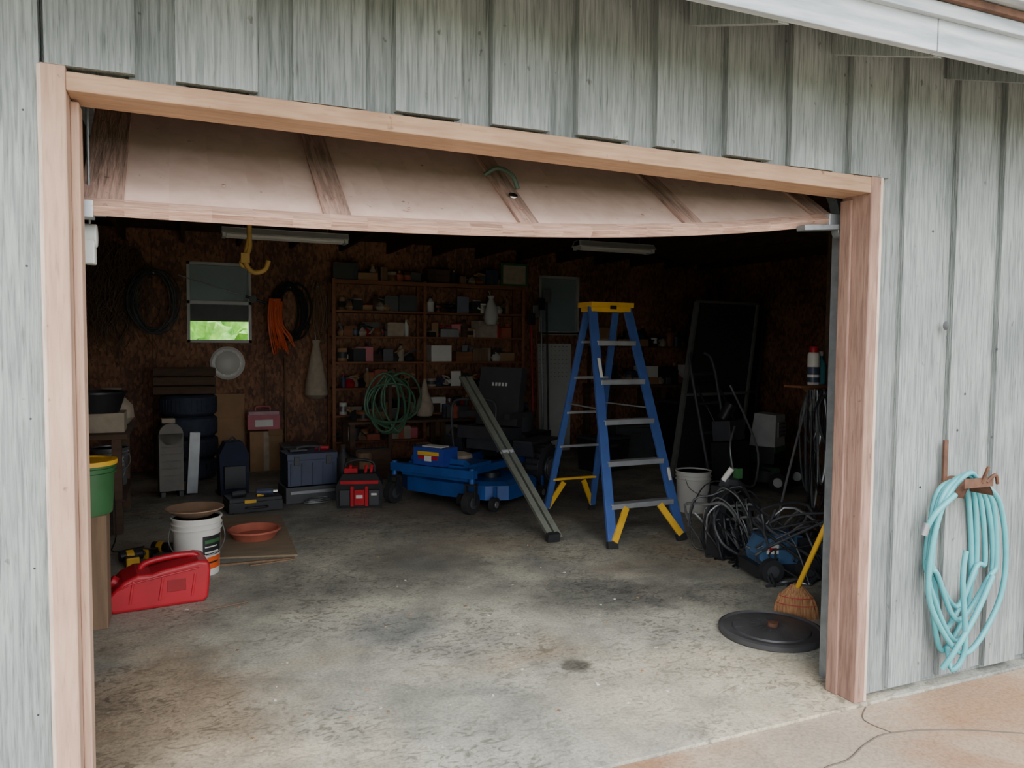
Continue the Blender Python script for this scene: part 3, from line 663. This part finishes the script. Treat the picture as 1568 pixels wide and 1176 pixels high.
o.done(0,(.73,3.5,2.12))
def fluor(x,y,L,z,pw,rz=0):
    o=Ob('fluorescent_light')
    o.box((0,0,.03),(L,.12,.05),WHM);o.prism([(-.11,0),(-.06,.05),(.06,.05),(.11,0)],-L/2,L/2,WHM,Matrix.Rotation(pi/2,4,'Z'))
    for y_ in(-.045,.045):o.cyl((-L/2+.04,y_,-.015),(L/2-.04,y_,-.015),.018,WHT)
    for x_ in(-L/2+.02,L/2-.02):o.box((x_,0,-.01),(.03,.16,.05),WHM)
    for x_ in(-L/3,L/3):o.cyl((x_,0,.05),(x_,0,ZC-.145-z),.004,GRY,None,6)
    ob=o.done(.002,(x,y,z),rz)
    ld=bpy.data.lights.new('interior_fill','AREA');ld.shape='RECTANGLE';ld.size=L-.1;ld.size_y=.12;ld.energy=pw;ld.color=(1,.97,.9)  # weak fill light added under the fixture to lift the dark interior
    lo=bpy.data.objects.new('interior_fill',ld);lo.location=(0,0,-.04);lo.parent=ob;bpy.context.scene.collection.objects.link(lo)
fluor(1.17,5.0,1.12,2.46,2.2);fluor(4.36,4.5,.88,2.48,.8)
# ---------------------------------------------------------------- shelving
o=Ob('wall_shelving')
xs=[1.95,3.08,4.43];zs=[.28,.60,.93,1.25,1.56,1.87,2.23]
for x in xs:
    for y in(6.94,7.25):o.bx(x-.02,x+.02,y-.02,y+.02,0,2.26,WOOD)
for z in zs:o.bx(1.95,4.43,6.92,7.27,z-.012,z+.012,WOOD)
o.bx(1.95,4.43,6.915,6.93,2.2,2.25,WOOD)
o.done(.002)
cols=[WHT,DKG,TAN,RED,NAVY,CREAM,DKG,BLK,GRY,TAN,TIMB,WOOD,TERR,BLK,DKG,TAN,CREAM,BLKR,WOODD,DKG,WOODD,BLK]
def item(o,x,y,z,maxh,big=1):
    t=random.random();m=random.choice(cols)
    if t<.38:
        w=random.uniform(.08,.26)*big;h=min(maxh,random.uniform(.06,.22)*big);o.box((x,y,z+h/2),(w,random.uniform(.08,.18),h),m,(0,0,random.uniform(-.3,.3)));o.box((x,y,z+h+.004),(w*.9,.1,.008),random.choice(cols),(0,0,.1))
    elif t<.58:
        r=random.uniform(.03,.07)*big;h=min(maxh,random.uniform(.08,.19)*big);o.lathe([(0,0),(r,0),(r,h*.95),(r*.93,h),(0,h)],(x,y,z),m,20);o.lathe([(r*1.02,h*.25),(r*1.02,h*.7)],(x,y,z),random.choice(cols),20,None,0,2*pi,False)
    elif t<.75:
        r=random.uniform(.025,.05)*big;h=min(maxh,random.uniform(.14,.24)*big);o.lathe([(0,0),(r,0),(r,h*.65),(r*.4,h*.8),(r*.4,h),(0,h)],(x,y,z),m,18);o.lathe([(r*.45,h*.87),(r*.45,h*1.0),(0,h)],(x,y,z),random.choice(cols),14)
    else:
        pts=[(x+random.uniform(-.12,.12),y+random.uniform(-.06,.06),z+random.uniform(.02,.16)) for i in range(7)];o.tube(pts,.012,m,6)
        o.lathe([(0,0),(.06,0),(.075,.05),(.04,.10),(0,.12)],(x,y,z),random.choice(cols),9)
for zi,z in enumerate(zs):
    for h,(xa,xb) in enumerate(((2.0,3.04),(3.12,4.39))):
        o=Ob('shelf_clutter');x=xa+.08
        while x<xb-.08:
            if not(zi==3 and h==1 and 3.05<x<3.55):item(o,x,random.uniform(7.03,7.12),z+.0125,.26)
            x+=random.uniform(.05,.11)
        if o.bm.verts:o.done()
o=Ob('white_carton');o.box((0,0,.1),(.27,.2,.20),WHT);o.box((0,0,.202),(.27,.02,.003),CREAM);o.done(.004,(3.30,7.03,1.263))
o=Ob('low_bench');o.bx(1.98,4.30,6.22,6.72,.57,.60,WOODD)
for x in(2.03,3.1,4.25):
    for y in(6.27,6.67):o.bx(x-.03,x+.03,y-.03,y+.03,0,.57,WOODD)
o.done(.003)
o=Ob('tan_gourd');o.lathe([(0,0),(.09,.02),(.115,.1),(.09,.2),(.045,.3),(.03,.4),(.012,.46),(0,.47)],(0,0,0),CREAM,24);o.done(0,(2.95,6.5,.601))
o=Ob('bench_clutter');x=2.1
while x<4.2:
    if not(2.7<x<3.2):item(o,x,random.uniform(6.35,6.58),.601,.3,1.3)
    x+=random.uniform(.05,.11)
o.done()
o=Ob('floor_clutter');x=1.85
while x<3.1:
    if not 2.25<x<2.6:item(o,x,random.uniform(5.7,5.95),0.0,.5,1.8)
    x+=random.uniform(.08,.15)
o.done(.004)
o=Ob('garden_tools')
for i,(x,m) in enumerate(((4.5,RED),(4.57,WOOD),(4.64,GRY),(4.72,BLK))):
    o.cyl((x+.02,6.75,.0),(x,6.84,1.9+.1*i),.013,m);o.box((x,6.82,1.82+.1*i),(.10,.02,.16),GRY if i%2 else BLK)
o.done(.003)
o=Ob('pegboard');o.bx(4.78,5.30,7.22,7.23,.0,1.50,WHM)
for i in range(8):
    for j in range(8):o.cyl((4.81+.06*i,7.219,1.46-.06*j),(4.81+.06*i,7.218,1.46-.06*j),.006,BLK,None,6)
o.bx(4.80,5.28,7.23,7.28,.0,1.4,WOOD);o.done()
o=Ob('plastic_bag');o.lathe([(0,0),(.07,.02),(.10,.1),(.08,.22),(.03,.34),(.05,.38),(0,.37)],(0,0,0),WHM,9);o.tube([(0,0,.35),(0,.09,.45)],.004,WHM,5);o.done(0,(3.92,6.80,1.72))
o=Ob('framed_picture');o.bx(0,.38,-.015,.0,0,.3,GRN);o.bx(.03,.35,-.018,-.014,.03,.27,CREAM);o.done(.002,(4.10,6.93,2.2425))
o=Ob('back_workbench');o.bx(5.5,7.4,6.6,7.25,.90,.94,WOODD)
for x in(5.55,6.45,7.35):
    for y in(6.65,7.2):o.bx(x-.04,x+.04,y-.04,y+.04,0,.9,WOODD)
o.bx(5.6,7.4,6.98,7.28,1.45,1.47,WOODD)
for x in (5.62,6.5,7.38):o.bx(x-.02,x+.02,7.25,7.29,.94,1.47,WOODD)
o.done(.003)
for z,y in((.941,6.85),(1.471,7.12)):
    o=Ob('bench_clutter');x=5.7
    while x<7.2:
        item(o,x,y,z,.3,1.4);x+=random.uniform(.06,.14)
    o.box((6.2,y,z+.05),(.5,.2,.1),TAN)
    o.done()
def bin_(x,y,w,d,h,m,rz=0,name='storage_bin'):
    o=Ob(name);o.box((0,0,h/2),(w*.92,d*.92,h),m,(0,0,0),1.07);o.box((0,0,h+.012),(w*1.03,d*1.03,.03),DKG);o.box((0,-d*.49,h*.8),(w*.25,.02,.04),DKG);o.done(.012,(x,y,0),rz)
bin_(4.9,5.6,.5,.4,.38,BLK,.2);bin_(5.6,6.1,.55,.4,.45,DKG,-.2);bin_(1.45,6.2,.40,.35,.36,DKG,.0);bin_(6.3,6.0,.5,.4,.75,BLK,.1)
def sframe(name,BL,rv,uv,m):
    o=Ob(name);BL=Vector(BL);rv=Vector(rv);uv=Vector(uv);n=rv.cross(uv).normalized()
    a,b,c,d=BL,BL+rv,BL+rv+uv,BL+uv
    for p,q in((a,b),(b,c),(c,d),(d,a),(a+uv*.45,b+uv*.45)):o.beam(p,q,.03,.07,m,n)
    e=n*.004;o.hexa([a-e,b-e,c-e,d-e],[a+e,b+e,c+e,d+e],SCR);o.done()
sframe('screen_door',(5.30,4.75,.03),(1.0,.12,0),(.62,.45,1.98),M('frame_grey',s(124,126,122),.5,.1))
sframe('screen_door',(5.9,5.15,.03),(.9,.12,0),(.6,.45,1.95),M('frame_dark',s(84,84,86),.5,.2))
o=Ob('push_mower')
for x in(-.26,.26):
    for y in(-.25,.25):
        r=.12 if y>0 else .10;o.cyl((x-.025,y,r),(x+.025,y,r),r,BLKR,None,28);o.cyl((x-.03,y,r),(x+.03,y,r),r*.5,WHM,None,20)
o.lathe([(.27,.08),(.28,.2),(.22,.25),(.0,.26)],(0,0,0),BLK,32);o.box((0,0,.2),(.46,.5,.08),M('deck_dark_green',s(40,66,50),.5))
o.box((0,0,.35),(.30,.3,.18),BLK);o.box((0,-.155,.41),(.30,.01,.06),GRN)
o.box((0,-.02,.60),(.28,.28,.36),M('mower_light_grey',s(164,166,162),.6),(.06,0,0),.85);o.box((0,-.165,.62),(.2,.01,.16),GRY)
for k in range(4):o.box((0,-.172,.56+.04*k),(.17,.006,.012),DKG)
o.tube([(-.22,.25,.2),(-.24,.5,.7),(-.22,.7,1.05),(.22,.7,1.05),(.24,.5,.7),(.22,.25,.2)],.014,BLK,8)
o.done(.012,(6.0,4.05,0),.45)
o=Ob('hand_truck')
for x in(-.2,.2):
    o.tube([(x,0,.1),(x,.14,.7),(x,.28,1.3),(x*.6,.34,1.42)],.018,DKG,8);o.cyl((x-.03,.07,.12),(x+.03,.07,.12),.12,BLKR,None,24)
for z in(.3,.6,.9,1.2):o.cyl((-.2,z*.22,z),(.2,z*.22,z),.014,DKG)
o.box((0,-.1,.012),(.42,.24,.012),DKG);o.cyl((-.2,.07,.12),(.2,.07,.12),.012,GRY)
o.box((0,-.1,.28),(.34,.22,.5),BLK,(-.1,0,0));o.box((0,-.06,.64),(.3,.2,.2),DKG,(-.1,0,.1));o.cyl((-.02,0,.74),(.05,-.05,.9),.06,BLK)
o.tube([(-.1,-.2,.7),(-.25,-.25,.5),(-.2,-.3,.2),(.1,-.3,.1),(.25,-.25,.4),(.1,-.2,.75),(-.05,-.1,1.1)],.012,GRY,7)
o.done(.008,(5.35,3.95,0),.3)
o=Ob('scrap_lumber')
for k in range(7):o.box((random.uniform(-.1,.1),.09*k,.02+.036*(k%3)),(1.1,.09,.035),TAN if k%2 else TIMB,(0,0,random.uniform(-.12,.12)))
o.done(.003,(5.75,2.35,0),.8)
o=Ob('leaning_poles')
for k in range(7):
    o.cyl((6.9+.09*k,5.6,.0),(6.95+.07*k,6.55,2.2+random.uniform(-.3,.2)),.014,random.choice([WOOD,GRY,YEL,RED,BLK]))
o.done()
# ---------------------------------------------------------------- garden hose outside
o=Ob('garden_hose')
cx,zt=3.39,.93
for k in range(6):
    w=.13+.018*k;x0=cx-.02+.010*k;bot=.16+.05*((k*2)%5);yy=-.068-.012*k
    j=lambda a:random.uniform(-a,a)
    pts=[(x0-.03,yy,zt-.02+.01*k),(x0-w*.8,yy,zt-.09+j(.02)),(x0-w*1.05+j(.015),yy,zt-.35),(x0-w*.85+j(.03),yy,bot+.22),(x0-.02+j(.03),yy,bot),(x0+w*.8+j(.03),yy,bot+.17),(x0+w*1.1+j(.015),yy,zt-.38),(x0+w*.85,yy,zt-.10+j(.02)),(x0+.05,yy,zt-.01)]
    o.tube(pts,.0115,TEAL,10,True,6)
o.tube([(cx-.10,-.15,zt-.05),(cx-.2,-.14,zt-.12),(cx-.23,-.12,zt-.19)],.0115,TEAL,10);o.cyl((cx-.225,-.12,zt-.17),(cx-.24,-.115,zt-.22),.015,GRY)
o.tube([(cx-.02,-.15,zt-.3),(cx-.04,-.155,.5),(cx-.0,-.15,.2),(cx-.05,-.13,.10),(cx-.02,-.08,.18)],.0115,TEAL,10)
o.tube([(cx+.16,-.15,.5),(cx+.05,-.155,.34),(cx-.06,-.15,.20),(cx-.10,-.12,.11)],.0115,TEAL,10)
o.done()
o=Ob('hose_bracket')
o.bx(cx-.06,cx-.035,-.06,-.051,.9,1.10,RUST)
o.lathe([(.10,0),(.10,.13)],(cx,-.052,zt-.09),RUST,16,(pi/2,0,0),.3,pi-.3)
o.lathe([(.095,0),(.095,.13)],(cx,-.052,zt-.09),RUST,16,(pi/2,0,0),.3,pi-.3)
o.box((cx,-.18,zt-.0),(.18,.006,.04),RUST);o.tube([(cx+.05,-.18,zt+.0),(cx+.09,-.19,zt+.03),(cx+.12,-.18,zt-.01)],.008,RUST,6);o.tube([(cx+.02,-.18,zt+.0),(cx+.03,-.20,zt+.07)],.008,RUST,6)
o.done()
def bush(x,y,r):
    bm=bmesh.new();bmesh.ops.create_icosphere(bm,subdivisions=5,radius=r)
    for v in bm.verts:
        n_=noise.noise(v.co*3)*.35+noise.noise(v.co*9)*.2;v.co*=1+n_
    me=bpy.data.meshes.new('hedge');bm.to_mesh(me);bm.free();me.materials.append(FOL)
    ob=bpy.data.objects.new('hedge',me);ob.location=(x,y,r*.6-.2);bpy.context.scene.collection.objects.link(ob)
bush(.9,11.5,1.6);bush(3.4,12,1.6);bush(6.2,11.5,1.6)
# ---------------------------------------------------------------- light
w=bpy.data.worlds.new('World');bpy.context.scene.world=w;w.use_nodes=True
n=w.node_tree.nodes;l=w.node_tree.links;bg=n['Background']
tc=n.new('ShaderNodeTexCoord');sp=n.new('ShaderNodeSeparateXYZ');l.new(tc.outputs['Generated'],sp.inputs[0])
r=n.new('ShaderNodeValToRGB');e=r.color_ramp.elements;e[0].position=0;e[0].color=(1.03,1.07,1.10,1);e[1].position=.7;e[1].color=(.8,.86,.95,1)
l.new(sp.outputs[2],r.inputs[0]);l.new(r.outputs[0],bg.inputs[0]);bg.inputs[1].default_value=3.7
sd=bpy.data.lights.new('sun','SUN');sd.energy=3.8;sd.angle=radians(40);sd.color=(1,.97,.92)
so=bpy.data.objects.new('sun',sd);bpy.context.scene.collection.objects.link(so)
so.rotation_euler=Vector((.2,1,-.9)).to_track_quat('-Z','Y').to_euler();so.location=(-3,-6,8)
# ---------------------------------------------------------------- camera
yaw,pitch,roll=radians(23.29),radians(3.1),radians(.49)
f=Vector((sin(yaw)*cos(pitch),cos(yaw)*cos(pitch),-sin(pitch)));rr_=Vector((cos(yaw),-sin(yaw),0));u=rr_.cross(f)
r2=rr_*cos(roll)+u*sin(roll);u2=-rr_*sin(roll)+u*cos(roll)
cd=bpy.data.cameras.new('camera');cd.sensor_width=36;cd.lens=1178/1568*36;cd.clip_start=.05
co=bpy.data.objects.new('camera',cd);bpy.context.scene.collection.objects.link(co)
mt=Matrix((r2,u2,-f)).transposed().to_4x4();mt.translation=Vector((.266,-2.385,1.512));co.matrix_world=mt
bpy.context.scene.camera=co
